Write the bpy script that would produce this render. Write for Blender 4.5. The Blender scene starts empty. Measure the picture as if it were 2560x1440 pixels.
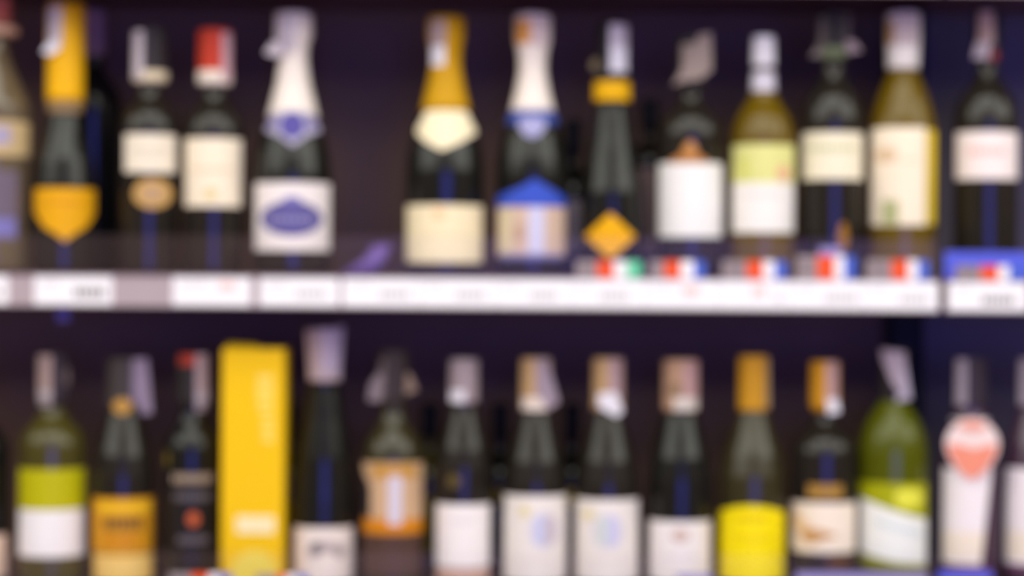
import bpy, math, random
from mathutils import Vector
random.seed(7)
sc = bpy.context.scene
col = sc.collection

# ---------------------------------------------------------------- camera, world, lights, exposure
D = 2.6                 # camera to bottle row, metres
F = 5590.0              # focal length in pixels of the 2560 px frame
ROLL = 0.0066
cam_d = bpy.data.cameras.new('camera'); cam = bpy.data.objects.new('camera', cam_d); col.objects.link(cam)
cam.location = (0, -D, 0)
cam.rotation_euler = (math.pi / 2, -ROLL, 0)
cam_d.sensor_width = 36.0
cam_d.lens = 36.0 * F / 2560.0
cam_d.clip_start = 0.02
cam_d.dof.use_dof = True            # the photograph is focused well in front of the shelf
cam_d.dof.focus_distance = 0.9
cam_d.dof.aperture_fstop = 7.7
sc.camera = cam

world = bpy.data.worlds.new('world'); sc.world = world; world.use_nodes = True
bg = world.node_tree.nodes['Background']
bg.inputs[0].default_value = (0.86, 0.62, 0.54, 1); bg.inputs[1].default_value = 0.32

def area(name, loc, target, sx, sy, power, color):
    l = bpy.data.lights.new(name, 'AREA'); l.shape = 'RECTANGLE'; l.size = sx; l.size_y = sy
    l.energy = power; l.color = color
    o = bpy.data.objects.new(name, l); col.objects.link(o); o.location = loc
    o.rotation_euler = (Vector(target) - Vector(loc)).to_track_quat('-Z', 'Y').to_euler()
    return o
LAMP = (0.935, 0.95, 0.86)
area('aisle_ceiling_lamp', (0.0, -1.6, 1.6), (0, -1.1, 0), 2.8, 1.5, 84, LAMP)
area('left_aisle_lamp', (-3.0, -1.7, 1.5), (-1.6, -0.9, 0), 2.3, 1.7, 62, LAMP)
area('right_aisle_lamp', (3.0, -1.7, 1.5), (1.6, -0.9, 0), 2.3, 1.7, 74, LAMP)
area('left_far_lamp', (-2.6, -4.3, 1.75), (-2.3, -3.7, 0), 2.2, 1.5, 52, LAMP)
area('right_far_lamp', (2.6, -4.3, 1.75), (2.3, -3.7, 0), 2.2, 1.5, 52, LAMP)
area('wall_wash_fill', (0.0, -5.4, 1.9), (0, -5.4, 0), 3.8, 0.5, 40, LAMP)  # unseen fill added to wash the far wall for low-angle bounce

sc.view_settings.view_transform = 'Standard'; sc.view_settings.look = 'None'
sc.view_settings.gamma = 1.0; sc.view_settings.use_curve_mapping = False
sc.view_settings.exposure = -0.60

# ---------------------------------------------------------------- helpers
def PX(x, y, Y=0.0):
    """photograph pixel at depth Y -> world X, Z"""
    k = (D + Y) / F; dx, dy = x - 1280.0, 720.0 - y
    c, s = math.cos(ROLL), math.sin(ROLL)
    return (dx * c - dy * s) * k, (dx * s + dy * c) * k

def lin(c):
    return tuple(((v / 255.0) / 12.92 if v / 255.0 <= 0.04045 else ((v / 255.0 + 0.055) / 1.055) ** 2.4) for v in c)

MATS = {}
def mat(rgb, rough=0.6, metal=0.0, ior=1.28, trans=0.0, grain=0.06, scale=90.0, key=None):
    k = key or (rgb, rough, metal, ior, trans, grain)
    if k in MATS: return MATS[k]
    m = bpy.data.materials.new('material'); m.use_nodes = True
    nt = m.node_tree; b = nt.nodes['Principled BSDF']
    c = lin(rgb)
    n = nt.nodes.new('ShaderNodeTexNoise'); n.inputs['Scale'].default_value = scale; n.inputs['Detail'].default_value = 3
    tc = nt.nodes.new('ShaderNodeTexCoord'); nt.links.new(tc.outputs['Object'], n.inputs['Vector'])
    mx = nt.nodes.new('ShaderNodeMix'); mx.data_type = 'RGBA'
    mx.inputs[6].default_value = tuple(v * (1 - grain) for v in c) + (1,)
    mx.inputs[7].default_value = tuple(min(1, v * (1 + grain)) for v in c) + (1,)
    nt.links.new(n.outputs['Fac'], mx.inputs[0]); nt.links.new(mx.outputs[2], b.inputs['Base Color'])
    b.inputs['Roughness'].default_value = rough; b.inputs['Metallic'].default_value = metal
    b.inputs['IOR'].default_value = ior; b.inputs['Transmission Weight'].default_value = trans
    MATS[k] = m
    return m

def acrylic(rgb, veil, gloss):
    m = bpy.data.materials.new('clear_acrylic'); m.use_nodes = True; nt = m.node_tree
    nt.nodes.remove(nt.nodes['Principled BSDF']); out = nt.nodes['Material Output']
    t = nt.nodes.new('ShaderNodeBsdfTransparent'); d = nt.nodes.new('ShaderNodeBsdfDiffuse'); g = nt.nodes.new('ShaderNodeBsdfGlossy')
    d.inputs[0].default_value = lin(rgb) + (1,); g.inputs['Roughness'].default_value = 0.12
    a = nt.nodes.new('ShaderNodeMixShader'); b = nt.nodes.new('ShaderNodeMixShader')
    a.inputs[0].default_value = veil; b.inputs[0].default_value = gloss
    nt.links.new(t.outputs[0], a.inputs[1]); nt.links.new(d.outputs[0], a.inputs[2])
    nt.links.new(a.outputs[0], b.inputs[1]); nt.links.new(g.outputs[0], b.inputs[2]); nt.links.new(b.outputs[0], out.inputs[0])
    return m

def emissive(rgb, strength):
    m = bpy.data.materials.new('lit_pane'); m.use_nodes = True; nt = m.node_tree
    b = nt.nodes['Principled BSDF']; b.inputs['Base Color'].default_value = lin(rgb) + (1,)
    b.inputs['Emission Color'].default_value = lin(rgb) + (1,); b.inputs['Emission Strength'].default_value = strength
    return m

def mesh(name, verts, faces, m, parent=None, smooth=False):
    me = bpy.data.meshes.new(name); me.from_pydata(verts, [], faces); me.update()
    if smooth:
        for p in me.polygons: p.use_smooth = True
    me.materials.append(m)
    o = bpy.data.objects.new(name, me); col.objects.link(o)
    if parent: o.parent = parent
    return o

def box(name, x0, x1, y0, y1, z0, z1, m, parent=None, bev=0.0):
    v = [(x0,y0,z0),(x1,y0,z0),(x1,y1,z0),(x0,y1,z0),(x0,y0,z1),(x1,y0,z1),(x1,y1,z1),(x0,y1,z1)]
    f = [(0,3,2,1),(4,5,6,7),(0,1,5,4),(1,2,6,5),(2,3,7,6),(3,0,4,7)]
    o = mesh(name, v, f, m, parent)
    if bev:
        b = o.modifiers.new('bevel', 'BEVEL'); b.width = bev; b.segments = 2
    return o

def tag(o, label, cat, group=None):
    o['label'] = label; o['category'] = cat
    if group: o['group'] = group
    return o
def structure(o): o['kind'] = 'structure'; return o

def empty(name, loc, rz=0.0):
    o = bpy.data.objects.new(name, None); o.empty_display_size = 0.02; col.objects.link(o)
    o.location = loc; o.rotation_euler = (0, 0, rz); return o

def ip(poly, x):
    if x <= poly[0][0]: return poly[0][1]
    for (a, b), (c, d) in zip(poly, poly[1:]):
        if x <= c: return b + (d - b) * (x - a) / max(1e-9, c - a)
    return poly[-1][1]

# palette (colours of the things themselves)
WHITE = mat((243, 238, 230), 0.55); CREAM = mat((240, 226, 200), 0.55); IVORY = mat((246, 228, 184), 0.55)
STRIP = mat((205, 192, 196), 0.6); STRIPW = mat((236, 230, 232), 0.6); STRIPD = mat((176, 152, 148), 0.6)
LILAC = mat((176, 160, 182), 0.6)
DARKCAP = mat((52, 45, 46), 0.45); BLACK = mat((18, 16, 17), 0.5)
GOLD = mat((232, 165, 8), 0.42); ORANGE = mat((232, 166, 12), 0.5); AMBER = mat((205, 140, 50), 0.5)
TAN = mat((200, 160, 105), 0.55); RED = mat((205, 60, 40), 0.5); PINK = mat((236, 170, 160), 0.55)
WFOIL = mat((240, 226, 212), 0.38); BROWN = mat((140, 88, 40), 0.55)
G_DARK = mat((26, 25, 21), 0.17, ior=1.41, grain=0.2, scale=30)
G_DARK2 = mat((36, 31, 25), 0.17, ior=1.41, grain=0.2, scale=30)
G_OLIVE = mat((84, 76, 30), 0.2, ior=1.45, trans=0.25, grain=0.2, scale=30)
G_DOLIVE = mat((54, 48, 26), 0.2, ior=1.45, grain=0.2, scale=30)
G_GOLD = mat((120, 94, 8), 0.2, ior=1.38, trans=0.3, grain=0.15, scale=30)
G_GREEN = mat((92, 96, 6), 0.2, ior=1.38, trans=0.25, grain=0.15, scale=30)
G_BROWN = mat((112, 96, 72), 0.18, ior=1.6, trans=0.2, grain=0.2, scale=30)
G_PLUM = mat((70, 45, 62), 0.25, ior=1.6, grain=0.2, scale=30)

# ---------------------------------------------------------------- setting
ZU, ZL = PX(1280, 692)[1], PX(1280, 1462)[1]         # top faces of the two shelves in view
PITCH = ZU - ZL
ZT = ZU + PITCH                                      # the shelf above the picture
YB = 0.19                                            # back panels
YF = -0.080                                          # front of the price rails
panel = mat((110, 84, 72), 0.55, grain=0.25, scale=6)
panel_blue = mat((92, 84, 100), 0.5, grain=0.25, scale=6)
XS = PX(2357, 735, YF)[0]                            # joint between the two shelf bays
structure(box('wall_back', -1.2, PX(2268, 700, YB)[0], YB, YB + 0.02, -1.25, 1.05, panel))
structure(box('wall_right', PX(2268, 700, YB)[0], 1.2, YB, YB + 0.02, -1.25, 1.05, panel_blue))
structure(box('floor', -4, 4, -6.2, 0.6, -1.32, -1.25, mat((206, 190, 186), 0.5)))
# the shop's far side with its big evening-blue window
wf = structure(box('wall_front', -4, 4, -6.12, -6.0, -1.25, 2.2, mat((118, 104, 100), 0.7)))
wn = structure(box('window_1', -0.55, 1.85, -6.0, -5.975, -0.95, 0.75, emissive((70, 78, 200), 16.0)))
for x0, x1, z0, z1 in ((-0.6, -0.55, -1.0, 0.8), (1.85, 1.9, -1.0, 0.8), (-0.55, 1.85, 0.75, 0.8), (-0.55, 1.85, -1.0, -0.95)):
    box('window_frame', x0, x1, -6.0, -5.95, z0, z1, mat((60, 60, 66), 0.4), wn)

# black slotted upright post between the bays
ux0, ux1 = PX(2226, 700, YB - 0.04)[0], PX(2312, 700, YB - 0.04)[0]
up = box('shelf_upright', ux0, ux1, YB - 0.04, YB, -1.25, 1.05, BLACK, bev=0.002)
tag(up, 'black slotted steel upright post at the back between the two shelf bays', 'post')
uxm = (ux0 + ux1) / 2
for i in range(30):
    z = -0.42 + i * 0.03
    for dx in (-0.009, 0.009):
        box('slot', uxm + dx - 0.002, uxm + dx + 0.002, YB - 0.0415, YB - 0.0398, z, z + 0.018, mat((8, 8, 9), 0.7), up)

# shelves: board + price rail
board_m = mat((86, 56, 66), 0.35, grain=0.2, scale=8); rail_m = mat((178, 160, 160), 0.45)
RZ1, RZ0 = -0.0015, -0.0365                          # rail top and bottom relative to the shelf top
def shelf(x0, x1, z, label):
    e = empty('shelf', ((x0 + x1) / 2, 0, z)); h = (x1 - x0) / 2
    box('board', -h, h, -0.072, YB - 0.042, -0.026, 0, board_m, e, 0.001)
    a, c = (-h, min(h, ux0 - 0.001 - e.location.x)) if x0 < ux0 else (max(-h, ux1 + 0.001 - e.location.x), h)
    box('back_edge', a, c, YB - 0.0418, YB - 0.0005, -0.026, 0, board_m, e)
    r = box('price_rail', -h, h, YF, -0.0725, RZ0, RZ1, rail_m, e, 0.001)
    box('lip', -h, h, YF - 0.0015, YF, RZ0, RZ0 + 0.0016, rail_m, r)
    box('lip', -h, h, YF - 0.0015, YF, RZ1 - 0.0012, RZ1, rail_m, r)
    return tag(e, label, 'shelf', 'shelves with price rails')
gap = 0.0035
for z, a, b in ((ZU, 'dark shelf in the middle with a pale price rail full of white tags', 'dark shelf continuing right of the rail joint on the upper level'),
                (ZL, 'dark shelf carrying the lower row of bottles and the yellow box', 'dark shelf under the pink tagged bottles at lower right'),
                (ZT, 'dark shelf overhead whose underside shows above the upper bottles', 'dark shelf overhead at the top right corner')):
    shelf(-1.0, XS - gap, z, a); shelf(XS + gap, 1.0, z, b)

# clear front guards standing behind the rails
acr = acrylic((205, 170, 165), 0.022, 0.004)
def guard(x0, x1, z, label):
    e = empty('shelf_guard', ((x0 + x1) / 2, -0.0655, z)); h = (x1 - x0) / 2
    box('panel', -h, h, -0.001, 0.001, 0.0002, 0.0445, acr, e)
    for sx in (-h + 0.004, h - 0.01):
        box('foot', sx, sx + 0.006, 0.001, 0.009, 0.0002, 0.004, acr, e)
    return tag(e, label, 'guard', 'clear shelf guards')
guard(-0.9, XS - gap, ZU, 'clear acrylic guard strip along the front of the upper shelf')
guard(-0.9, XS - gap, ZL, 'clear acrylic guard strip in front of the lower row of bottles')

# ---------------------------------------------------------------- bottle builder
SEG = 48
class Bottle:
    def __init__(s, cx, row, prof, glass, label, name='wine_bottle', Y=0.0, cat='bottle', group=None, sm=6):
        s.cx, s.Y = cx, Y
        s.zb = ZU if row == 'U' else ZL
        s.k = (D + Y) / F
        s.ym = 400 if row == 'U' else 1180
        X, _ = PX(cx, s.ym, Y)
        s.e = empty(name, (X, Y, s.zb), -math.atan2(X, D + Y))
        tag(s.e, label, cat, group or ('bottles on the upper shelf' if row == 'U' else 'bottles on the lower shelf'))
        s.top = prof[0][0]
        # profile as (z, r) pairs in metres, smoothed
        zs = [(s.z(y), r * s.k) for y, r in prof]
        s.ztop = zs[0][0]
        base_r = zs[-1][1]
        pts = sorted(zs); n = 150
        raw = [ip(pts, s.ztop * i / n) for i in range(n + 1)]
        w = max(1, int(sm * s.k / (s.ztop / n)))
        s.tab = []
        for i in range(n + 1):
            a, b = max(0, i - w), min(n, i + w); s.tab.append(sum(raw[a:b + 1]) / (b - a + 1))
        s.n = n
        prof2 = [(0.0, 0.0), (0.0, base_r * 0.85), (0.0012, base_r * 0.94), (0.004, base_r * 0.99)]
        prof2 += [(s.ztop * i / n, s.tab[i]) for i in range(3, n - 1)] + [(s.ztop - 0.0008, s.tab[n] * 0.97), (s.ztop, s.tab[n] * 0.86), (s.ztop, 0.0)]
        s.body = s.lathe('glass', prof2, glass, s.e)
    def z(s, y):
        return PX(s.cx, y, s.Y)[1] - s.zb
    def R(s, z):
        t = max(0.0, min(0.9999, z / s.ztop)) * s.n; i = int(t)
        return s.tab[i] + (s.tab[i + 1] - s.tab[i]) * (t - i)
    def lathe(s, name, pr, m, parent):
        v, f = [], []
        for z, r in pr:
            for j in range(SEG):
                a = 2 * math.pi * j / SEG; v.append((r * math.cos(a), r * math.sin(a), z))
        for i in range(len(pr) - 1):
            for j in range(SEG):
                k = (j + 1) % SEG; f.append((i * SEG + j, i * SEG + k, (i + 1) * SEG + k, (i + 1) * SEG + j))
        return mesh(name, v, f, m, parent, True)
    def sleeve(s, name, y0, y1, m, off=1.0, cap=False, parent=None):
        """tube of foil or paper round the bottle from y0 (top) down to y1"""
        z1, z0 = s.z(y0), s.z(y1); o = off * s.k; n = 14
        pr = [(z0, s.R(z0) - 0.0001), (z0, s.R(z0) + o)]
        pr += [(z0 + (z1 - z0) * i / n, s.R(z0 + (z1 - z0) * i / n) + o) for i in range(1, n)]
        if cap:
            z1 = s.ztop + o
            pr += [(z1 - 0.0015, s.R(s.ztop) + o), (z1 - 0.0003, (s.R(s.ztop) + o) * 0.94), (z1, (s.R(s.ztop) + o) * 0.82), (z1, 0.0)]
        else:
            pr += [(z1, s.R(z1) + o), (z1, s.R(z1) - 0.0001)]
        return s.lathe(name, pr, m, parent or s.e)
    def patch(s, name, top, bot, m, parent=None, off=1.0):
        """paper wrapped on the bottle; top and bot are outlines [(x, y), ...] in photograph pixels"""
        x0, x1 = top[0][0], top[-1][0]
        nc = max(4, int((x1 - x0) / 5)); v, f = [], []
        h = max(abs(ip(bot, x0 + (x1 - x0) * i / 8) - ip(top, x0 + (x1 - x0) * i / 8)) for i in range(9))
        nr = max(2, int(h / 10)); o = off * s.k
        for i in range(nc + 1):
            x = x0 + (x1 - x0) * i / nc
            ya, yb = ip(top, x), ip(bot, x)
            for j in range(nr + 1):
                y = ya + (yb - ya) * j / nr
                za = s.z(y) + s.zb; r0 = s.R(s.z(y)); kk = 1 - r0 / (D + s.Y)
                z = za * kk - s.zb; r = s.R(z) + o
                xo = (x - s.cx) * s.k * kk
                xo = max(-0.97 * r, min(0.97 * r, xo))
                v.append((xo, -math.sqrt(r * r - xo * xo), z))
        for i in range(nc):
            for j in range(nr):
                a = i * (nr + 1) + j; b = a + nr + 1
                f.append((a, a + 1, b + 1, b))
        return mesh(name, v, f, m, parent or s.e, True)
    def rect(s, name, x0, x1, y0, y1, m, parent=None, off=1.0):
        return s.patch(name, [(x0, y0), (x1, y0)], [(x0, y1), (x1, y1)], m, parent, off)
    def oval(s, name, x0, x1, y0, y1, m, parent=None, off=1.6):
        cx, cy, a, b = (x0 + x1) / 2, (y0 + y1) / 2, (x1 - x0) / 2, (y1 - y0) / 2
        xs = [cx - a * math.cos(math.pi * i / 16) for i in range(17)]
        t = [(x, cy - b * math.sqrt(max(0, 1 - ((x - cx) / a) ** 2))) for x in xs]
        u = [(x, cy + b * math.sqrt(max(0, 1 - ((x - cx) / a) ** 2))) for x in xs]
        return s.patch(name, t, u, m, parent, off)
    def flap(s, name, pts, m, parent=None):
        """loose paper end; pts (x, y, d) with d pixels in front of the bottle axis"""
        v = []
        for x, y, d in pts:
            kk = 1 - d * s.k / (D + s.Y)
            v.append(((x - s.cx) * s.k * kk, -d * s.k, (s.z(y) + s.zb) * kk - s.zb))
        o = mesh(name, v, [tuple(range(len(v)))], m, parent or s.e)
        so = o.modifiers.new('thickness', 'SOLIDIFY'); so.thickness = 0.0003; so.offset = 0
        return o
    def words(s, x0, x1, y, h, n, m, parent, off=1.7):
        """a line of small print too blurred to read"""
        w = (x1 - x0) / n
        for i in range(n):
            s.rect('print', x0 + i * w, x0 + i * w + w * 0.72, y - h / 2, y + h / 2, m, parent, off)

def V(pts): return pts
BASEU, BASEL = 692, 1462
def claret(cx, top, nr, ys0, ys1, R, base, neck=None):          # square-shouldered wine bottle, slim neck under the cap
    n = neck or nr * 0.74; c = ys0 - 14; h = ys1 - ys0
    return [(top, nr), (c - 3, nr), (c + 3, n), (ys0 + h * 0.12, n + 1), (ys0 + h * 0.3, n + (R - n) * 0.2), (ys0 + h * 0.46, n + (R - n) * 0.52),
            (ys0 + h * 0.62, n + (R - n) * 0.78), (ys0 + h * 0.8, n + (R - n) * 0.93), (ys1, R), (base, R)]
def sloped(cx, top, nr, ys0, ys1, R, base):          # long sloping shoulders
    return [(top, nr), (ys0, nr), (ys0 + (ys1 - ys0) * 0.3, nr + (R - nr) * 0.34), (ys0 + (ys1 - ys0) * 0.65, nr + (R - nr) * 0.77), (ys1, R), (base, R)]

FAINT = mat((205, 190, 165), 0.6); FAINTG = mat((196, 200, 150), 0.6); GREY = mat((120, 112, 112), 0.6)

# ================================================================ UPPER ROW
b = Bottle(-20, 'U', [(-6, 44), (62, 44), (66, 62), (90, 62), (94, 36), (130, 38), (190, 62), (262, 94), (320, 95), (BASEU, 95)], G_BROWN,
           'pale brown glass bottle with red cap cut off by the left edge, upper shelf')
b.sleeve('cap', -6, 60, mat((205, 110, 92), 0.5), 1.2, True)
b.sleeve('neck_ring', 66, 90, mat((216, 170, 140), 0.5))
l = b.rect('label', -95, 73, 300, 388, mat((200, 172, 122), 0.55)); b.rect('print', -60, 25, 315, 360, mat((170, 158, 182), 0.6), l, 1.6)
l = b.rect('label', -80, 44, 425, 600, mat((112, 98, 112), 0.55)); b.rect('print', -40, 40, 545, 590, mat((128, 120, 180), 0.6), l, 1.6)

b = Bottle(162, 'U', [(10, 45), (130, 45), (255, 46), (285, 40), (330, 50), (400, 70), (470, 77), (BASEU, 78)], G_DARK,
           'tall dark bottle with long golden orange foil and orange shield label', 'sparkling_bottle')
c = b.sleeve('foil', 10, 255, mat((240, 178, 14), 0.4), 1.2, True)
b.sleeve('neck_band', 256, 284, mat((150, 122, 84), 0.5))
t = b.rect('tax_strip', 119, 152, 16, 112, STRIP, off=2.2); b.flap('strip_end', [(140, 98, 48), (150, 122, 50), (124, 138, 46), (104, 132, 40), (120, 108, 40)], STRIPW, t)
l = b.patch('label', [(88, 470), (240, 470)], [(88, 530), (110, 568), (140, 585), (164, 604), (188, 585), (218, 566), (240, 530)], ORANGE)
b.words(118, 208, 505, 9, 6, mat((214, 138, 20), 0.5), l)

b = Bottle(374, 'U', claret(374, 72, 42, 222, 322, 74, BASEU, 29), G_DARK2, 'dark wine bottle with a small cream label above a tan oval medallion, black cap')
c = b.sleeve('cap', 72, 208, DARKCAP, 1.2, True); b.sleeve('cap_band', 180, 209, mat((226, 208, 172), 0.5), 1.8, parent=c)
t = b.rect('tax_strip', 322, 356, 76, 204, STRIP, off=2.4)
l = b.rect('label', 312, 440, 335, 430, CREAM); b.words(330, 422, 372, 7, 7, FAINT, l); b.words(340, 412, 392, 5, 6, FAINT, l)
l = b.oval('medallion', 333, 432, 446, 521, mat((202, 158, 88), 0.5), off=1.0); b.oval('print', 352, 413, 462, 505, mat((188, 152, 112), 0.5), l)

b = Bottle(535, 'U', claret(535, 76, 41, 228, 330, 75, BASEU, 29), G_DARK2, 'dark wine bottle with a red cap, pale band and tall cream label')
c = b.sleeve('cap', 76, 214, mat((196, 62, 40), 0.45), 1.2, True); b.sleeve('cap_band', 179, 215, mat((236, 220, 200), 0.5), 1.8, parent=c)
b.rect('tax_strip', 553, 576, 80, 206, mat((210, 168, 172), 0.6), off=2.4)
l = b.rect('label', 463, 604, 345, 516, mat((247, 230, 200), 0.55)); b.words(485, 585, 424, 9, 7, mat((228, 200, 160), 0.6), l); b.oval('print', 510, 545, 470, 500, mat((222, 200, 140), 0.6), l)

b = Bottle(732, 'U', [(34, 45), (92, 46), (112, 36), (150, 34), (210, 42), (290, 62), (350, 82), (400, 93), (440, 97), (BASEU, 97)], G_DARK,
           'white foiled sparkling bottle with a white label bearing a blue oval', 'sparkling_bottle')
c = b.sleeve('foil', 34, 296, WFOIL, 1.2, True)
t = b.rect('tax_strip', 690, 738, 44, 128, STRIP, off=2.4); b.flap('strip_end', [(700, 98, 44), (706, 138, 44), (684, 142, 40), (660, 134, 34), (676, 108, 36)], STRIP, t)
l = b.patch('neck_label', [(662, 320), (684, 282), (732, 276), (780, 282), (802, 320)], [(662, 326), (700, 342), (732, 366), (766, 340), (802, 326)], mat((172, 164, 182), 0.5), off=2.0)
b.oval('print', 698, 762, 280, 346, mat((84, 74, 146), 0.5), l, 2.8); b.rect('print', 672, 694, 296, 318, mat((120, 108, 160), 0.5), l, 2.8); b.rect('print', 766, 790, 296, 318, mat((120, 108, 160), 0.5), l, 2.8)
l = b.rect('label', 638, 827, 456, 626, mat((242, 230, 222), 0.55)); o = b.oval('print', 652, 808, 502, 590, mat((92, 84, 142), 0.5), l)
b.words(672, 790, 548, 16, 7, mat((150, 142, 182), 0.5), l, 2.4); b.oval('print', 706, 756, 490, 512, mat((128, 120, 176), 0.5), l, 2.2)

b = Bottle(1113, 'U', [(44, 45), (98, 45), (120, 38), (165, 37), (220, 47), (275, 60), (330, 80), (390, 94), (430, 98), (BASEU, 98)], G_DARK,
           'sparkling bottle with golden foil neck and wide pale yellow label', 'sparkling_bottle')
c = b.sleeve('foil', 44, 280, mat((200, 148, 0), 0.45), 1.2, True)
t = b.rect('tax_strip', 1074, 1112, 50, 116, STRIPD, off=2.4); b.rect('strip_end', 1076, 1110, 114, 164, STRIPW, t, 2.8)
b.patch('neck_label', [(1040, 322), (1064, 276), (1166, 276), (1190, 322)], [(1040, 332), (1062, 354), (1104, 376), (1150, 356), (1190, 332)], mat((250, 232, 190), 0.5), off=2.0)
l = b.rect('label', 1016, 1209, 512, 656, IVORY); b.oval('print', 1082, 1114, 520, 550, mat((248, 200, 150), 0.6), l); b.words(1050, 1180, 590, 8, 8, mat((236, 216, 170), 0.6), l)

b = Bottle(1330, 'U', [(38, 44), (104, 44), (130, 36), (175, 33), (225, 41), (282, 55), (340, 75), (400, 88), (440, 91), (BASEU, 91)], G_DARK,
           'white foiled sparkling bottle with blue neck band and blue peaked label', 'sparkling_bottle')
c = b.sleeve('foil', 38, 284, WFOIL, 1.2, True); b.rect('foil_print', 1289, 1324, 48, 108, mat((220, 150, 70), 0.5), c, 2.0)
b.rect('tax_strip', 1326, 1362, 44, 112, mat((214, 190, 186), 0.6), off=2.4)
l = b.sleeve('neck_label', 280, 314, mat((60, 78, 150), 0.5), 1.8)
b.patch('neck_badge', [(1296, 300), (1330, 290), (1364, 300)], [(1296, 318), (1312, 338), (1330, 346), (1348, 338), (1364, 318)], mat((162, 158, 196), 0.5), off=2.8)
l = b.patch('label', [(1243, 490), (1300, 468), (1338, 448), (1375, 468), (1415, 492)], [(1243, 640), (1415, 640)], mat((214, 184, 160), 0.55))
b.patch('print', [(1243, 490), (1300, 468), (1338, 448), (1375, 468), (1415, 492)], [(1243, 516), (1415, 516)], mat((60, 86, 190), 0.5), l, 1.6)
b.rect('print', 1252, 1278, 520, 632, mat((222, 206, 164), 0.5), l, 1.6); b.rect('print', 1322, 1362, 518, 634, mat((208, 204, 226), 0.5), l, 1.6); b.rect('print', 1284, 1312, 560, 605, mat((196, 160, 138), 0.5), l, 1.6)  # the pale lilac middle rect paints a blue reflection down the label
b.rect('print', 1250, 1408, 634, 646, mat((128, 124, 176), 0.5), l, 1.6)

b = Bottle(1529, 'U', [(56, 38), (180, 38), (205, 44), (256, 45), (262, 38), (330, 50), (400, 64), (480, 76), (540, 78), (BASEU, 78)], G_DARK,
           'slim dark bottle with a yellow neck ring and an orange diamond label')
c = b.sleeve('cap', 56, 202, mat((30, 27, 28), 0.4), 1.2, True); b.sleeve('neck_ring', 206, 255, mat((228, 170, 0), 0.5), 1.6)
t = b.rect('tax_strip', 1522, 1568, 60, 180, mat((190, 178, 190), 0.6), off=2.4); b.rect('strip_end', 1526, 1566, 118, 178, mat((216, 210, 220), 0.6), t, 3.0)
b.flap('strip_end', [(1494, 146, 22), (1494, 178, 22), (1474, 172, 14), (1478, 150, 14)], mat((120, 104, 78), 0.6), t)
b.patch('label', [(1464, 589), (1527, 532), (1590, 589)], [(1464, 592), (1527, 648), (1590, 592)], mat((244, 176, 0), 0.5))

b = Bottle(1726, 'U', claret(1726, 92, 36, 235, 335, 81, BASEU, 27), G_DARK2, 'dark wine bottle with a plain white label under a small tan figure')
b.sleeve('cap', 92, 222, mat((46, 40, 40), 0.45), 1.2, True)
t = b.rect('tax_strip', 1702, 1756, 110, 200, mat((140, 122, 114), 0.6), off=2.2)
b.flap('strip_end', [(1746, 86, 40), (1776, 82, 30), (1778, 176, 30), (1752, 196, 42), (1700, 206, 42), (1680, 214, 36), (1700, 178, 44)], mat((146, 128, 120), 0.6), t)
l = b.rect('label', 1643, 1807, 406, 592, WHITE); f = b.patch('emblem', [(1672, 400), (1700, 386), (1712, 360), (1738, 360), (1748, 386), (1772, 400)], [(1672, 410), (1772, 410)], mat((178, 118, 58), 0.5))
b.oval('print', 1712, 1740, 352, 384, mat((196, 138, 78), 0.5), f, 1.8)

b = Bottle(1907, 'U', [(92, 26), (160, 28), (168, 25), (178, 25), (185, 28), (230, 30), (255, 42), (295, 68), (340, 81), (BASEU, 82)], G_GOLD,
           'golden glass wine bottle with a white screw cap and green over white label')
c = b.sleeve('cap', 92, 166, STRIPW, 1.2, True); b.sleeve('cap_ring', 167, 181, mat((116, 106, 110), 0.5)); b.sleeve('capsule', 182, 230, mat((214, 206, 214), 0.5))
l = b.rect('label', 1831, 1986, 360, 581, mat((246, 238, 226), 0.55)); b.rect('print', 1831, 1986, 360, 456, mat((224, 220, 138), 0.55), l, 1.5)
b.oval('print', 1940, 1976, 412, 452, mat((232, 178, 138), 0.55), l, 2.1); b.rect('print', 1846, 1876, 390, 452, mat((216, 214, 116), 0.55), l, 2.1); b.words(1862, 1956, 486, 12, 7, mat((226, 218, 208), 0.6), l)

b = Bottle(2081, 'U', claret(2081, 30, 44, 164, 300, 78, BASEU, 27), G_DARK2, 'dark wine bottle with a black cap, green cap edge and wide cream label')
c = b.sleeve('cap', 30, 150, mat((44, 38, 37), 0.45), 1.2, True); b.rect('cap_edge', 2056, 2112, 116, 148, mat((104, 112, 82), 0.5), c, 2.0)
t = b.rect('tax_strip', 2044, 2062, 40, 120, mat((104, 94, 92), 0.6), off=2.4); b.flap('strip_end', [(2044, 112, 26), (2062, 118, 40), (2052, 142, 38), (2024, 142, 26)], mat((128, 116, 112), 0.6), t)
t = b.rect('tax_strip', 2110, 2123, 30, 108, mat((90, 80, 86), 0.6), off=2.4); b.flap('strip_end', [(2112, 100, 34), (2136, 104, 24), (2152, 128, 22), (2116, 134, 34)], mat((150, 130, 136), 0.6), t)
l = b.rect('label', 2005, 2156, 330, 448, mat((242, 230, 198), 0.55)); b.words(2022, 2140, 370, 15, 8, FAINTG, l)
b.oval('sticker', 2096, 2122, 555, 628, mat((160, 108, 34), 0.5), off=1.0)

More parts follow.
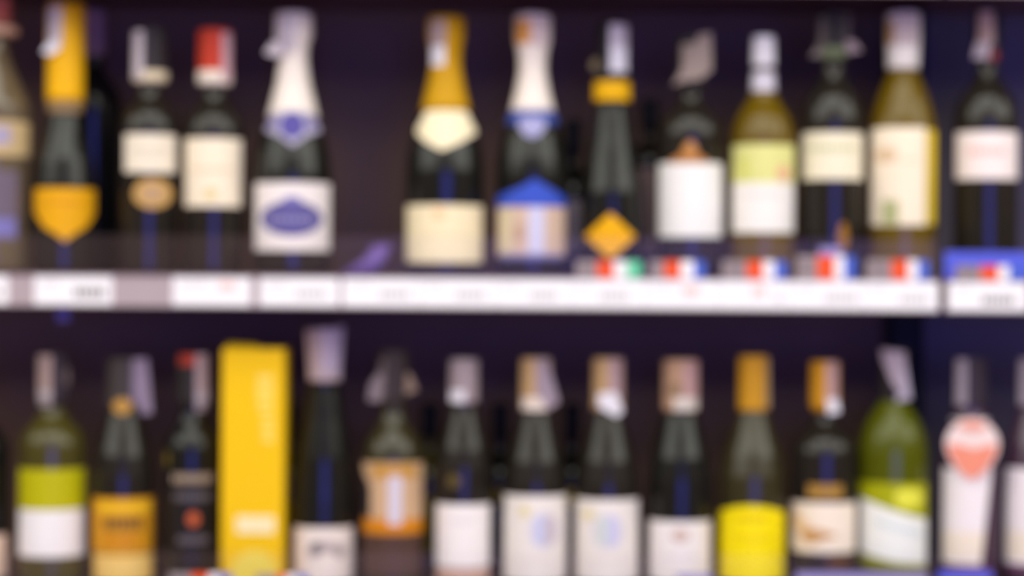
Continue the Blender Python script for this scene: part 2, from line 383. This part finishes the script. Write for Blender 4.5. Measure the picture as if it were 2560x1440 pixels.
b = Bottle(2256, 'U', [(34, 41), (100, 41), (175, 38), (182, 36), (205, 48), (250, 66), (300, 80), (345, 84), (BASEU, 84)], G_GOLD,
           'golden glass wine bottle with a pale cap and a tall cream label beside the joint')
c = b.sleeve('cap', 34, 174, mat((232, 222, 214), 0.5), 1.2, True); t = b.rect('tax_strip', 2234, 2290, 36, 112, mat((196, 176, 174), 0.6), off=2.4); b.rect('cap_print', 2217, 2232, 50, 110, mat((190, 140, 80), 0.6), c, 2.2)
l = b.rect('label', 2178, 2314, 318, 563, mat((248, 230, 200), 0.55)); b.oval('print', 2186, 2244, 368, 406, mat((222, 190, 150), 0.6), l); b.rect('print', 2205, 2248, 500, 560, mat((178, 178, 124), 0.6), l, 1.6)
b.words(2250, 2300, 400, 8, 4, mat((236, 210, 176), 0.6), l)
b.rect('lit_glass_edge', 2316, 2338, 322, 560, mat((224, 190, 28), 0.5))  # bright yellow patch paints light coming through the edge of the glass

b = Bottle(2466, 'U', claret(2466, 24, 34, 164, 300, 80, BASEU, 25), G_DARK2, 'dark wine bottle with a white label with one pink line, right of the rail joint')
c = b.sleeve('cap', 24, 150, mat((42, 36, 42), 0.45), 1.2, True); b.oval('cap_print', 2472, 2496, 126, 152, mat((150, 60, 60), 0.5), c, 2.0)
t = b.rect('tax_strip', 2444, 2482, 28, 112, mat((168, 138, 132), 0.6), off=2.4); b.flap('strip_end', [(2440, 104, 36), (2474, 108, 38), (2470, 148, 38), (2430, 146, 30)], mat((170, 156, 164), 0.6), t)
l = b.rect('label', 2390, 2543, 328, 447, mat((246, 230, 220), 0.55)); b.words(2420, 2516, 378, 18, 6, mat((240, 190, 176), 0.6), l)

# partly hidden second-row bottles
b = Bottle(232, 'U', claret(232, 26, 30, 150, 270, 72, BASEU), G_DARK, 'dark bottle standing behind the golden foiled one, only its cap showing', Y=0.105)
b.sleeve('cap', 26, 140, mat((160, 124, 132), 0.5), 1.2, True)
b = Bottle(1433, 'U', claret(1433, 300, 22, 400, 490, 68, BASEU), G_DARK, 'dark bottle with a grey label behind the blue peaked and orange diamond bottles', Y=0.105)
b.sleeve('cap', 300, 384, BLACK, 1.2, True); b.rect('label', 1372, 1494, 500, 625, mat((190, 172, 162), 0.55))
b = Bottle(1624, 'U', claret(1624, 250, 22, 340, 410, 68, BASEU), G_DARK2, 'brownish bottle behind, seen between the orange diamond and plain white labels', Y=0.105)
b.sleeve('cap', 250, 324, BLACK, 1.2, True); b.rect('label', 1560, 1688, 420, 640, mat((150, 124, 104), 0.55))

# ================================================================ LOWER ROW
b = Bottle(-58, 'L', claret(-58, 900, 38, 1020, 1130, 80, BASEL), G_DARK, 'bottle with a peach label cut off by the lower left edge')
b.sleeve('cap', 900, 1010, BLACK, 1.2, True); b.rect('label', -136, 19, 1340, 1450, mat((240, 205, 176), 0.55))

b = Bottle(131, 'L', claret(131, 884, 43, 1018, 1112, 83, BASEL), G_OLIVE, 'olive glass wine bottle with a lime green over white label at lower left')
c = b.sleeve('cap', 884, 1014, mat((58, 48, 54), 0.45), 1.2, True); b.oval('cap_print', 160, 172, 918, 966, mat((140, 122, 116), 0.5), c, 2.0)
t = b.rect('tax_strip', 94, 128, 888, 1012, mat((166, 140, 130), 0.6), off=2.4); b.rect('strip_end', 97, 126, 976, 1016, mat((176, 166, 164), 0.6), t, 3.0)
l = b.rect('label', 48, 213, 1174, 1394, mat((244, 236, 230), 0.55)); b.rect('print', 48, 213, 1174, 1276, mat((186, 178, 6), 0.5), l, 1.6)

b = Bottle(308, 'L', sloped(308, 896, 42, 1030, 1190, 77, BASEL), G_DARK2, 'dark bottle with an orange label carrying a brown band of print')
c = b.sleeve('cap', 896, 1022, mat((70, 62, 58), 0.45), 1.2, True); b.oval('cap_print', 280, 330, 996, 1036, mat((190, 142, 66), 0.5), c, 2.2)
t = b.rect('tax_strip', 328, 346, 898, 1010, mat((152, 134, 156), 0.6), off=2.4); b.flap('strip_end', [(330, 898, 42), (366, 896, 30), (374, 976, 30), (378, 1034, 26), (352, 1036, 28), (334, 960, 40)], mat((152, 134, 152), 0.6), t)
l = b.rect('label', 232, 387, 1246, 1384, mat((214, 148, 26), 0.5)); b.rect('print', 244, 376, 1256, 1284, mat((234, 180, 34), 0.5), l, 1.6)
b.words(262, 360, 1310, 34, 6, mat((112, 80, 42), 0.5), l); b.words(262, 350, 1352, 18, 5, mat((200, 118, 30), 0.5), l)
l = b.rect('foot_label', 236, 384, 1388, 1456, mat((246, 200, 104), 0.5)); b.words(260, 360, 1420, 10, 6, mat((238, 214, 140), 0.6), l)

b = Bottle(479, 'L', claret(479, 884, 40, 1024, 1130, 68, BASEL), G_DARK, 'black bottle with thin tan bands and a red dot beside the yellow box')
c = b.sleeve('cap', 884, 1016, mat((48, 42, 40), 0.45), 1.2, True); b.rect('cap_print', 446, 488, 886, 914, mat((172, 62, 42), 0.5), c, 2.0)
t = b.rect('tax_strip', 488, 518, 886, 1024, mat((180, 158, 158), 0.6), off=2.4); b.rect('strip_end', 490, 520, 980, 1028, mat((186, 176, 184), 0.6), t, 3.0)
l = b.rect('label', 418, 541, 1180, 1390, mat((34, 29, 27), 0.4)); b.words(432, 534, 1197, 22, 8, mat((168, 146, 122), 0.55), l); b.words(436, 530, 1242, 18, 8, mat((104, 96, 98), 0.55), l)
b.oval('print', 468, 500, 1280, 1316, mat((196, 92, 46), 0.5), l); b.words(446, 526, 1350, 16, 7, mat((116, 104, 106), 0.55), l)
b.oval('sticker', 412, 424, 1130, 1170, mat((120, 100, 30), 0.5), off=1.0)

b = Bottle(810, 'L', sloped(810, 822, 40, 965, 1240, 76, BASEL), G_DARK, 'tall slim bottle with a lilac paper cap and a white label with a grey drawing')
b.sleeve('cap', 822, 952, mat((186, 164, 164), 0.55), 1.2, True)
b.patch('tax_strip', [(806, 822), (848, 822)], [(806, 930), (848, 930)], mat((186, 168, 186), 0.6), off=2.2)
b.flap('strip_end', [(762, 826, 20), (774, 824, 28), (780, 945, 28), (772, 948, 24)], mat((190, 160, 144), 0.6)); b.flap('strip_end', [(840, 816, 28), (858, 816, 22), (848, 944, 22), (838, 946, 28)], mat((160, 146, 160), 0.6))
l = b.rect('label', 735, 886, 1320, 1456, mat((240, 224, 210), 0.55)); d = mat((120, 112, 110), 0.6); d2 = mat((190, 172, 166), 0.6)
b.patch('print', [(768, 1378), (782, 1360), (800, 1350), (830, 1352), (850, 1362), (866, 1372)], [(768, 1384), (784, 1396), (806, 1384), (830, 1380), (850, 1396), (866, 1384)], d2, l, 1.6)
b.oval('print', 776, 806, 1354, 1388, d, l, 2.2); b.oval('print', 836, 860, 1364, 1394, mat((160, 148, 142), 0.6), l, 2.2)

b = Bottle(982, 'L', claret(982, 876, 38, 1018, 1150, 77, BASEL), G_DOLIVE, 'dark bottle with a waisted beige label edged in orange')
b.sleeve('cap', 876, 1008, mat((62, 52, 50), 0.45), 1.2, True)
t = b.rect('tax_strip', 948, 962, 900, 1000, mat((112, 98, 98), 0.6), off=2.4); b.flap('strip_end', [(944, 930, 26), (958, 940, 34), (952, 1004, 34), (918, 1002, 24), (924, 960, 24)], mat((134, 118, 122), 0.6), t)
b.flap('strip_end', [(1014, 932, 30), (1026, 936, 24), (1042, 976, 20), (1012, 986, 30)], mat((146, 122, 106), 0.6), t)
l = b.patch('label', [(907, 1158), (1059, 1158)], [(907, 1334), (1059, 1334)], mat((208, 170, 130), 0.5))
b.rect('print', 930, 1040, 1164, 1196, mat((196, 142, 60), 0.5), l, 1.6); b.rect('print', 972, 1004, 1190, 1312, mat((214, 204, 214), 0.5), l, 2.2)  # the upright lilac rect is a painted reflection, not ink
b.rect('print', 907, 1059, 1298, 1336, mat((214, 132, 20), 0.5), l, 1.6)
b.patch('print', [(907, 1180), (926, 1220), (930, 1270), (926, 1296)], [(907, 1296), (926, 1296), (930, 1296.5), (931, 1297)], mat((50, 44, 44), 0.5), l, 1.8)
b.rect('foot_label', 907, 1059, 1338, 1440, mat((84, 60, 50), 0.5)); 

b = Bottle(1158, 'L', sloped(1158, 898, 35, 1022, 1170, 71, BASEL), G_DARK2, 'dark bottle with a plain white label and a slim grey pink cap')
c = b.sleeve('cap', 898, 1006, mat((168, 150, 150), 0.5), 1.2, True); b.rect('tax_strip', 1124, 1160, 976, 1006, STRIPW, off=2.4)
l = b.rect('label', 1090, 1227, 1262, 1420, mat((246, 236, 228), 0.55)); b.words(1126, 1192, 1302, 12, 5, mat((228, 218, 214), 0.6), l); b.rect('foot_label', 1092, 1225, 1424, 1456, mat((214, 172, 148), 0.55))
b.oval('sticker', 1118, 1152, 1186, 1220, mat((96, 80, 40), 0.5), off=1.0)

def circle_label(cx, labeltext, x0, x1, yt, ring, dot, flip):
    b = Bottle(cx, 'L', sloped(cx, 896, 37, 1030, 1210, 80, BASEL), G_DARK2, labeltext)
    b.sleeve('cap', 896, 1024, mat((196, 158, 110), 0.5), 1.2, True)
    l = b.rect('label', x0, x1, yt, 1456, mat((238, 228, 216), 0.55))
    ex, ey = ring
    o = b.oval('print', ex - 38, ex + 38, ey - 45, ey + 45, mat((214, 206, 214), 0.55), l)
    b.rect('print', ex - 24, ex - 2, ey - 34, ey + 34, mat((200, 202, 228) if not flip else (206, 214, 200), 0.55), l, 2.2)
    b.rect('print', ex + 2, ex + 26, ey - 34, ey + 34, mat((202, 186, 186) if not flip else (204, 200, 226), 0.55), l, 2.2)
    b.oval('print', dot[0] - 16, dot[0] + 16, dot[1] - 16, dot[1] + 16, mat((228, 212, 158), 0.55), l)
    b.words(x0 + 30, x1 - 30, 1400, 7, 8, mat((226, 216, 200), 0.6), l)
    return b
b = circle_label(1338, 'dark bottle whose white label has a pastel circle, flared cap strip on its right', 1260, 1418, 1240, (1362, 1326), (1312, 1279), False)
t = b.rect('tax_strip', 1338, 1372, 898, 1000, mat((170, 150, 156), 0.6), off=2.4); b.flap('strip_end', [(1360, 905, 34), (1372, 920, 28), (1396, 1006, 22), (1370, 1022, 32), (1352, 1000, 38)], mat((164, 146, 156), 0.6), t); b.rect('strip_end', 1304, 1370, 994, 1026, mat((232, 214, 196), 0.6), t, 2.9)
b = circle_label(1518, 'dark bottle whose white label has a pastel circle, white strip end hanging from its cap', 1438, 1599, 1250, (1520, 1328), (1472, 1288), True)
t = b.rect('tax_strip', 1521, 1553, 898, 1000, mat((184, 152, 152), 0.6), off=2.4); b.flap('strip_end', [(1494, 984, 42), (1540, 980, 42), (1556, 1030, 38), (1540, 1042, 38), (1496, 1018, 42)], STRIPW, t)

b = Bottle(1700, 'L', sloped(1700, 900, 43, 1032, 1200, 79, BASEL), G_DARK, 'dark bottle with a tan cap and white label bearing a small brown crest')
b.sleeve('cap', 900, 1026, mat((190, 150, 118), 0.5), 1.2, True)
t = b.rect('tax_strip', 1708, 1742, 906, 1010, mat((190, 150, 146), 0.6), off=2.4); b.rect('strip_end', 1684, 1742, 994, 1026, mat((216, 204, 190), 0.6), t, 2.9); b.oval('cap_print', 1668, 1706, 958, 990, mat((150, 122, 92), 0.6), t, 2.4)
l = b.rect('label', 1623, 1778, 1304, 1456, mat((242, 232, 224), 0.55)); b.oval('print', 1678, 1726, 1322, 1356, mat((208, 180, 164), 0.6), l); b.words(1650, 1752, 1392, 8, 7, mat((232, 222, 216), 0.6), l)

b = Bottle(1881, 'L', sloped(1881, 890, 36, 1028, 1190, 83, BASEL), G_DOLIVE, 'olive glass bottle with a golden cap and bright yellow label')
b.sleeve('cap', 890, 1026, mat((204, 146, 32), 0.42), 1.2, True)
b.flap('tax_strip', [(1912, 896, 26), (1920, 896, 20), (1922, 1020, 20), (1912, 1020, 26)], mat((170, 140, 100), 0.6))
l = b.patch('label', [(1799, 1282), (1840, 1268), (1881, 1264), (1922, 1268), (1962, 1282)], [(1799, 1456), (1962, 1456)], mat((255, 226, 0), 0.5)); b.words(1846, 1920, 1296, 14, 5, mat((222, 184, 10), 0.55), l); b.words(1830, 1935, 1345, 12, 7, mat((238, 204, 4), 0.55), l)

b = Bottle(2060, 'L', claret(2060, 904, 35, 1034, 1130, 82, BASEL), G_DARK2, 'dark bottle with a gold and pink cap and a cream label with a brown smudge')
b.sleeve('cap', 904, 1028, mat((206, 144, 30), 0.42), 1.2, True)
t = b.rect('tax_strip', 2064, 2092, 906, 1006, mat((190, 152, 146), 0.6), off=2.4); b.flap('strip_end', [(2066, 998, 38), (2092, 996, 32), (2098, 1030, 30), (2070, 1036, 38)], STRIPW, t)
l = b.rect('neck_label', 2020, 2106, 1212, 1246, mat((168, 126, 56), 0.5))
l = b.rect('label', 1977, 2140, 1258, 1383, mat((246, 228, 204), 0.55)); b.patch('print', [(2004, 1326), (2040, 1322), (2092, 1336)], [(2004, 1352), (2030, 1362), (2060, 1350), (2092, 1342)], mat((200, 150, 92), 0.6), l, 1.6)
b.patch('print', [(1985, 1264), (1990, 1280), (2030, 1316)], [(1985, 1330), (1990, 1330), (2030, 1330)], mat((236, 200, 152), 0.6), l, 1.5)
b.rect('foot_label', 2070, 2126, 1392, 1420, mat((96, 60, 26), 0.5))

b = Bottle(2232, 'L', [(870, 38), (985, 36), (1003, 35), (1026, 50), (1056, 68), (1092, 81), (1128, 86), (BASEL, 86)], G_GREEN, 'green glass wine bottle with a lime and white slanted label')
b.sleeve('cap', 870, 1000, mat((42, 36, 36), 0.45), 1.2, True)
t = b.patch('tax_strip', [(2200, 872), (2230, 876), (2262, 880)], [(2200, 890), (2230, 960), (2262, 1000)], mat((174, 156, 164), 0.6), off=2.4); b.flap('strip_end', [(2244, 930, 34), (2262, 900, 28), (2276, 996, 26), (2240, 1004, 36)], mat((178, 166, 180), 0.6), t)
l = b.patch('label', [(2148, 1208), (2316, 1210)], [(2148, 1414), (2316, 1428)], mat((242, 240, 228), 0.55))
b.patch('print', [(2148, 1208), (2316, 1210)], [(2148, 1246), (2232, 1276), (2316, 1300)], mat((166, 166, 4), 0.5), l, 1.6)
b.oval('print', 2236, 2308, 1220, 1272, mat((228, 224, 70), 0.5), l, 2.2)
b.patch('print', [(2148, 1386), (2232, 1404), (2316, 1414)], [(2148, 1416), (2316, 1430)], mat((140, 140, 10), 0.5), l, 1.6)
b.patch('print', [(2184, 1296), (2306, 1326)], [(2184, 1310), (2306, 1346)], mat((220, 226, 220), 0.5), l, 1.6)

def balloon(cx, text, seen):
    b = Bottle(cx, 'L', sloped(cx, 896, 40, 1030, 1160, 73, BASEL), G_PLUM, text)
    b.sleeve('cap', 896, 1016, mat((58, 48, 56), 0.45), 1.2, True); b.rect('tax_strip', cx - 36, cx - 8, 898, 1014, mat((164, 150, 158), 0.6), off=2.4)
    l = b.patch('label', [(cx - 66, 1172), (cx + 54, 1172)], [(cx - 66, 1412), (cx + 54, 1412)], mat((244, 232, 228), 0.55)); b.rect('print', cx - 62, cx + 46, 1330, 1400, mat((246, 228, 204), 0.55), l, 1.6)
    b.patch('print', [(cx + 30, 1410), (cx + 54, 1180)], [(cx + 30, 1412), (cx + 54, 1412)], mat((70, 45, 62), 0.4), l, 2.2)
    b.rect('foot_label', cx - 64, cx + 44, 1414, 1428, mat((130, 84, 110), 0.5))
    if not seen: return b
    c0 = cx + 6; cy = 1110; a = 66; W = 2 * math.pi / 36
    def ring(k0, k1, sc_, d): return [(c0 + a * sc_ * math.sin(W * i), cy - 64 * sc_ * math.cos(W * i) + 30 * sc_ * max(0, -math.cos(W * i)) ** 4, d) for i in range(k0, k1)]
    t = b.flap('neck_tag', ring(0, 36, 1.0, 78), mat((242, 218, 208), 0.55))
    b.flap('print', ring(9, 28, 0.92, 80) + [(c0 - 18, 1116, 80), (c0 + 4, 1124, 80), (c0 + 26, 1116, 80)], mat((240, 146, 118), 0.55), t)
    b.flap('print', ring(0, 5, 0.9, 80) + [(c0 + 4, 1080, 80)] + ring(32, 36, 0.9, 80), mat((238, 156, 132), 0.55), t)
    b.sleeve('tag_string', 1046, 1052, mat((230, 220, 220), 0.6), 1.6)
    return b
balloon(2424, 'plum bottle with a round white and coral neck tag over a tall white label', True)
balloon(2582, 'plum bottle cut off by the right edge beside the coral tagged one', False)

# second row of the lower shelf, glimpsed in the gaps
for cx, lab, y0, y1, rgb in ((724, 'bottle with an amber label behind, in the gap right of the yellow box', 1258, 1335, (176, 130, 10)),
                             (1074, 'bottle with an olive yellow label behind, right of the waisted beige label', 1240, 1385, (150, 132, 10)),
                             (1250, 'bottle with a dull yellow label behind, left of the pastel circle labels', 1215, 1262, (120, 100, 30)),
                             (1430, 'bottle with a yellow label behind, between the two pastel circle labels', 1222, 1266, (200, 168, 40))):
    b = Bottle(cx, 'L', claret(cx, 1010, 20, 1110, 1200, 62, 1440), G_OLIVE if cx == 1074 else G_DARK, lab, Y=0.105)
    b.sleeve('cap', 1010, 1094, BLACK, 1.2, True); b.rect('label', cx - 54, cx + 54, y0, y1, mat(rgb, 0.5))

# the tall yellow gift box
yel = mat((244, 194, 0), 0.42, grain=0.03)
Yb = -0.036; bx0, _ = PX(554, 1150, Yb); bx1, _ = PX(709, 1150, Yb); _, bzt = PX(635, 872, Yb)
e = empty('gift_box', ((bx0 + bx1) / 2, Yb, ZL)); h = (bx1 - bx0) / 2; bh = bzt - ZL; kb = (D + Yb) / F
tag(e, 'tall bright yellow carton with a cream panel standing among the lower bottles', 'box')
box('carton', -h, h, 0, 2 * h, 0, bh, yel, e, 0.0012)
def bq(x, y): X, Z = PX(x, y, Yb); return X - (bx0 + bx1) / 2, Z - ZL
def front(name, x0, x1, y0, y1, m, off=0.0006, parent=e):
    a, z1 = bq(x0, y0); c, z0 = bq(x1, y1); return box(name, a, c, -off, 0.0002, z0, z1, m, parent)
m = mesh('top_flap', [(-h * 0.92, 0.004, bh), (h * 0.1, 0.004, bh), (h * 0.1, 0.02, bh + 0.004), (-h * 0.92, 0.02, bh + 0.006), (-h * 0.92, 0.036, bh), (h * 0.1, 0.036, bh)],
         [(0, 1, 2, 3), (3, 2, 5, 4), (0, 3, 4), (1, 5, 2)], yel, e)
front('panel', 591, 686, 1290, 1334, mat((252, 232, 178), 0.5))
pale = mat((250, 218, 96), 0.5)
for y0, y1, x0, x1 in ((936, 958, 644, 682), (964, 990, 642, 684), (996, 1014, 644, 682), (1020, 1034, 648, 682), (1044, 1060, 656, 684), (1066, 1082, 656, 684), (1088, 1106, 658, 684)):
    front('print', x0, x1, y0, y1, pale)
cx0, cz0 = bq(636, 1462); rr = 66 * kb
vv = [(cx0 + rr * math.cos(math.pi * i / 20), -0.0006, min(bh, cz0 + 0.001 + 1.3 * rr * math.sin(math.pi * i / 20))) for i in range(21)]
mesh('print', vv, [tuple(range(20, -1, -1))], mat((240, 214, 84), 0.5), e)

# ---------------------------------------------------------------- price tags on the middle rail
paper = mat((246, 242, 238), 0.5, grain=0.02); ink = mat((122, 112, 108), 0.6); inkl = mat((196, 190, 186), 0.6); inkr = mat((244, 196, 184), 0.6)
YT = YF - 0.0006
def price_tag(x0, x1, marks, label):
    X0, _ = PX(x0, 735, YT); X1, _ = PX(x1, 735, YT); h = (X1 - X0) / 2
    z0, z1 = ZU + RZ0 + 0.0018, ZU + RZ1 - 0.0014
    e = empty('price_tag', ((X0 + X1) / 2, YT, z0))
    box('card', -h, h, 0, 0.0005, 0, z1 - z0, paper, e)
    for a, c, f0, f1, m in marks:
        n = max(2, int((c - a) / 14)); w = (c - a) / n
        for i in range(n):
            A, _ = PX(a + i * w, 735, YT); B, _ = PX(a + i * w + w * 0.7, 735, YT); xm = (X0 + X1) / 2
            box('print', A - xm, B - xm, -0.0002, 0.0001, (z1 - z0) * f0, (z1 - z0) * f1, m, e)
    tag(e, label, 'price tag', 'price tags on the middle rail')
price_tag(-170, 20, [(-60, 5, .3, .55, ink)], 'white price tag cut off at the left end of the rail')
price_tag(86, 280, [(186, 266, .26, .6, ink), (104, 150, .7, .8, inkl)], 'white price tag standing alone below the orange shield bottle')
price_tag(432, 626, [(548, 592, .5, .85, inkr), (450, 520, .7, .8, inkl)], 'white price tag with faint red print below the red capped bottle')
price_tag(650, 846, [(740, 818, .3, .56, inkl), (668, 720, .7, .8, inkl)], 'white price tag below the bottle with the blue oval label')
price_tag(857, 1049, [(950, 1026, .28, .56, inkl), (876, 930, .72, .8, inkl)], 'white price tag below the empty gap in the upper row')
price_tag(1050.5, 1238, [(1140, 1216, .28, .56, inkl), (1068, 1110, .72, .8, inkl)], 'white price tag below the golden foiled bottle with pale yellow label')
price_tag(1239.5, 1428, [(1326, 1396, .28, .56, inkl), (1256, 1300, .72, .8, inkl)], 'white price tag below the bottle with the blue peaked label')
price_tag(1429.5, 1614, [(1500, 1576, .28, .56, inkl), (1446, 1480, .72, .8, inkl)], 'white price tag below the orange diamond bottle')
price_tag(1615.5, 1798, [(1706, 1752, .4, .8, inkr), (1630, 1690, .72, .8, inkl)], 'white price tag with faint red print below the plain white label')
price_tag(1799.5, 1974, [(1880, 1918, .4, .8, inkr), (1936, 1956, .25, .5, inkl)], 'white price tag below the golden bottle with green and white label')
price_tag(1975.5, 2158, [(2062, 2146, .26, .54, inkl), (1992, 2040, .72, .8, inkl)], 'white price tag below the bottle with green cap edge')
price_tag(2159.5, 2344, [(2250, 2324, .24, .52, inkl), (2176, 2220, .72, .8, inkl)], 'white price tag just left of the rail joint')
price_tag(2372, 2566, [(2455, 2540, .22, .5, ink), (2390, 2430, .72, .8, inkl)], 'white price tag just right of the rail joint')

# ---------------------------------------------------------------- flag cards above the rail
gcard = mat((158, 142, 140), 0.55); FR = mat((236, 84, 34), 0.5); FB = mat((78, 104, 196), 0.5); FG = mat((110, 206, 158), 0.5); FW = mat((246, 240, 236), 0.5)
def flag_card(x0, xa, xb, xc, x1, yt, third, label, row='U', first=None):
    Yc = -0.0755
    zs = ZU if row == 'U' else ZL
    _, zt = PX((x0 + x1) / 2, yt, Yc); zb = zs + RZ1 + 0.0002
    xm = PX((x0 + x1) / 2, yt, Yc)[0]
    e = empty('flag_card', (xm, Yc, zb)); hh = zt - zb
    def seg(name, a, c, m): 
        A, _ = PX(a, yt, Yc); B, _ = PX(c, yt, Yc); box(name, A - xm, B - xm, -0.0006, 0.0006, 0, hh, m, e)
    seg('card', x0, xa, gcard); seg('red_stripe', xa, xb, FR); seg('white_stripe', xb, xc, FW); seg('third_stripe', xc, x1, third)
    A, _ = PX(x0 + 8, yt, Yc); B, _ = PX(xa - 6, yt, Yc)
    for k in range(3): box('print', A - xm, B - xm, -0.0009, -0.0005, hh * (0.28 + 0.2 * k), hh * (0.36 + 0.2 * k), mat((120, 106, 108), 0.6), e)
    tag(e, label, 'flag card', 'flag cards along the shelf fronts')
flag_card(1440, 1492, 1535, 1566, 1602, 652, FG, 'small red, white and green flag card under the orange diamond label')
flag_card(1624, 1660, 1702, 1734, 1762, 652, FB, 'small red, white and blue flag card under the plain white label')
flag_card(1806, 1866, 1908, 1936, 1966, 652, FB, 'small red, white and blue flag card under the green and white label')
flag_card(1992, 2042, 2086, 2110, 2138, 640, FB, 'small red, white and blue flag card under the green capped bottle, set highest')
flag_card(2166, 2228, 2270, 2294, 2322, 650, FB, 'small red, white and blue flag card left of the rail joint')
flag_card(2390, 2452, 2496, 2522, 2556, 664, FB, 'small red, white and blue flag card in front of the blue holder')
flag_card(424, 478, 522, 548, 580, 1434, FB, 'flag card whose top edge shows below the black bottle with tan bands', 'L')
flag_card(640, 690, 716, 742, 770, 1436, FB, 'flag card whose top edge shows below the yellow carton', 'L')

# blue-violet plastic holders and slips
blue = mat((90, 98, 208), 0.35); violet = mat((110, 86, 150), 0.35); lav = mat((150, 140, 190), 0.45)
def holder(x0, x1, yt, z, m, label, Yc=-0.0712):
    X0, zt = PX(x0, yt, Yc); X1, _ = PX(x1, yt, Yc); zt = PX((x0 + x1) / 2, yt, Yc)[1]; xm = (X0 + X1) / 2
    e = empty('card_holder', (xm, Yc, z)); h = (X1 - X0) / 2
    box('back_plate', -h, h, -0.0008, 0.0008, 0.0002, zt - z, m, e, 0.0004)
    box('clip', -h, h, -0.002, -0.0008, 0.0002, 0.003, m, e)
    tag(e, label, 'card holder', 'blue card holders')
holder(2362, 2580, 630, ZU, blue, 'blue plastic card holder at the right end of the upper shelf')
holder(2048, 2104, 618, ZU, lav, 'small lavender holder behind the highest flag card')
holder(2346, 2480, 1428, ZL, blue, 'blue plastic card holder under the coral tagged bottle')
holder(1990, 2318, 1432, ZL, lav, 'long lavender card holder along the lower edge left of the joint')
holder(1690, 1780, 1436, ZL, lav, 'small lavender card holder under the brown crest label')

# violet slip curled on the shelf in the empty gap
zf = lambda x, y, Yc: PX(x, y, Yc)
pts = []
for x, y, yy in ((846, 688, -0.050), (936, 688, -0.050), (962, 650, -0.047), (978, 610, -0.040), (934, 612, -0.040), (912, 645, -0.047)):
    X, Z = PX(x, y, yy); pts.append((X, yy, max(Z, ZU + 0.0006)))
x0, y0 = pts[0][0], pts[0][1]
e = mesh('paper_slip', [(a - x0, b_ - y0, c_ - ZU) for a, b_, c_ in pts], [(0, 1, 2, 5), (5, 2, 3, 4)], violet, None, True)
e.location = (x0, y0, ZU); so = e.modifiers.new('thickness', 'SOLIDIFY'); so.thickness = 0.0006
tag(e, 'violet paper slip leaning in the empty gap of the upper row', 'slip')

# little dark blue piece hanging under the rail
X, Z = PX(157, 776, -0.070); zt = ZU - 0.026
e = empty('rail_piece', (X, -0.068, zt))
box('clip', -0.007, 0.007, -0.003, 0.003, -0.0025, 0, mat((60, 54, 110), 0.4), e); box('blue_box', -0.007, 0.007, -0.001, 0.001, -0.028, -0.002, mat((66, 58, 126), 0.4), e, 0.0005)  # two plain dark blue boxes make up the hanging piece
tag(e, 'small dark blue piece hanging under the middle rail at left', 'clip')
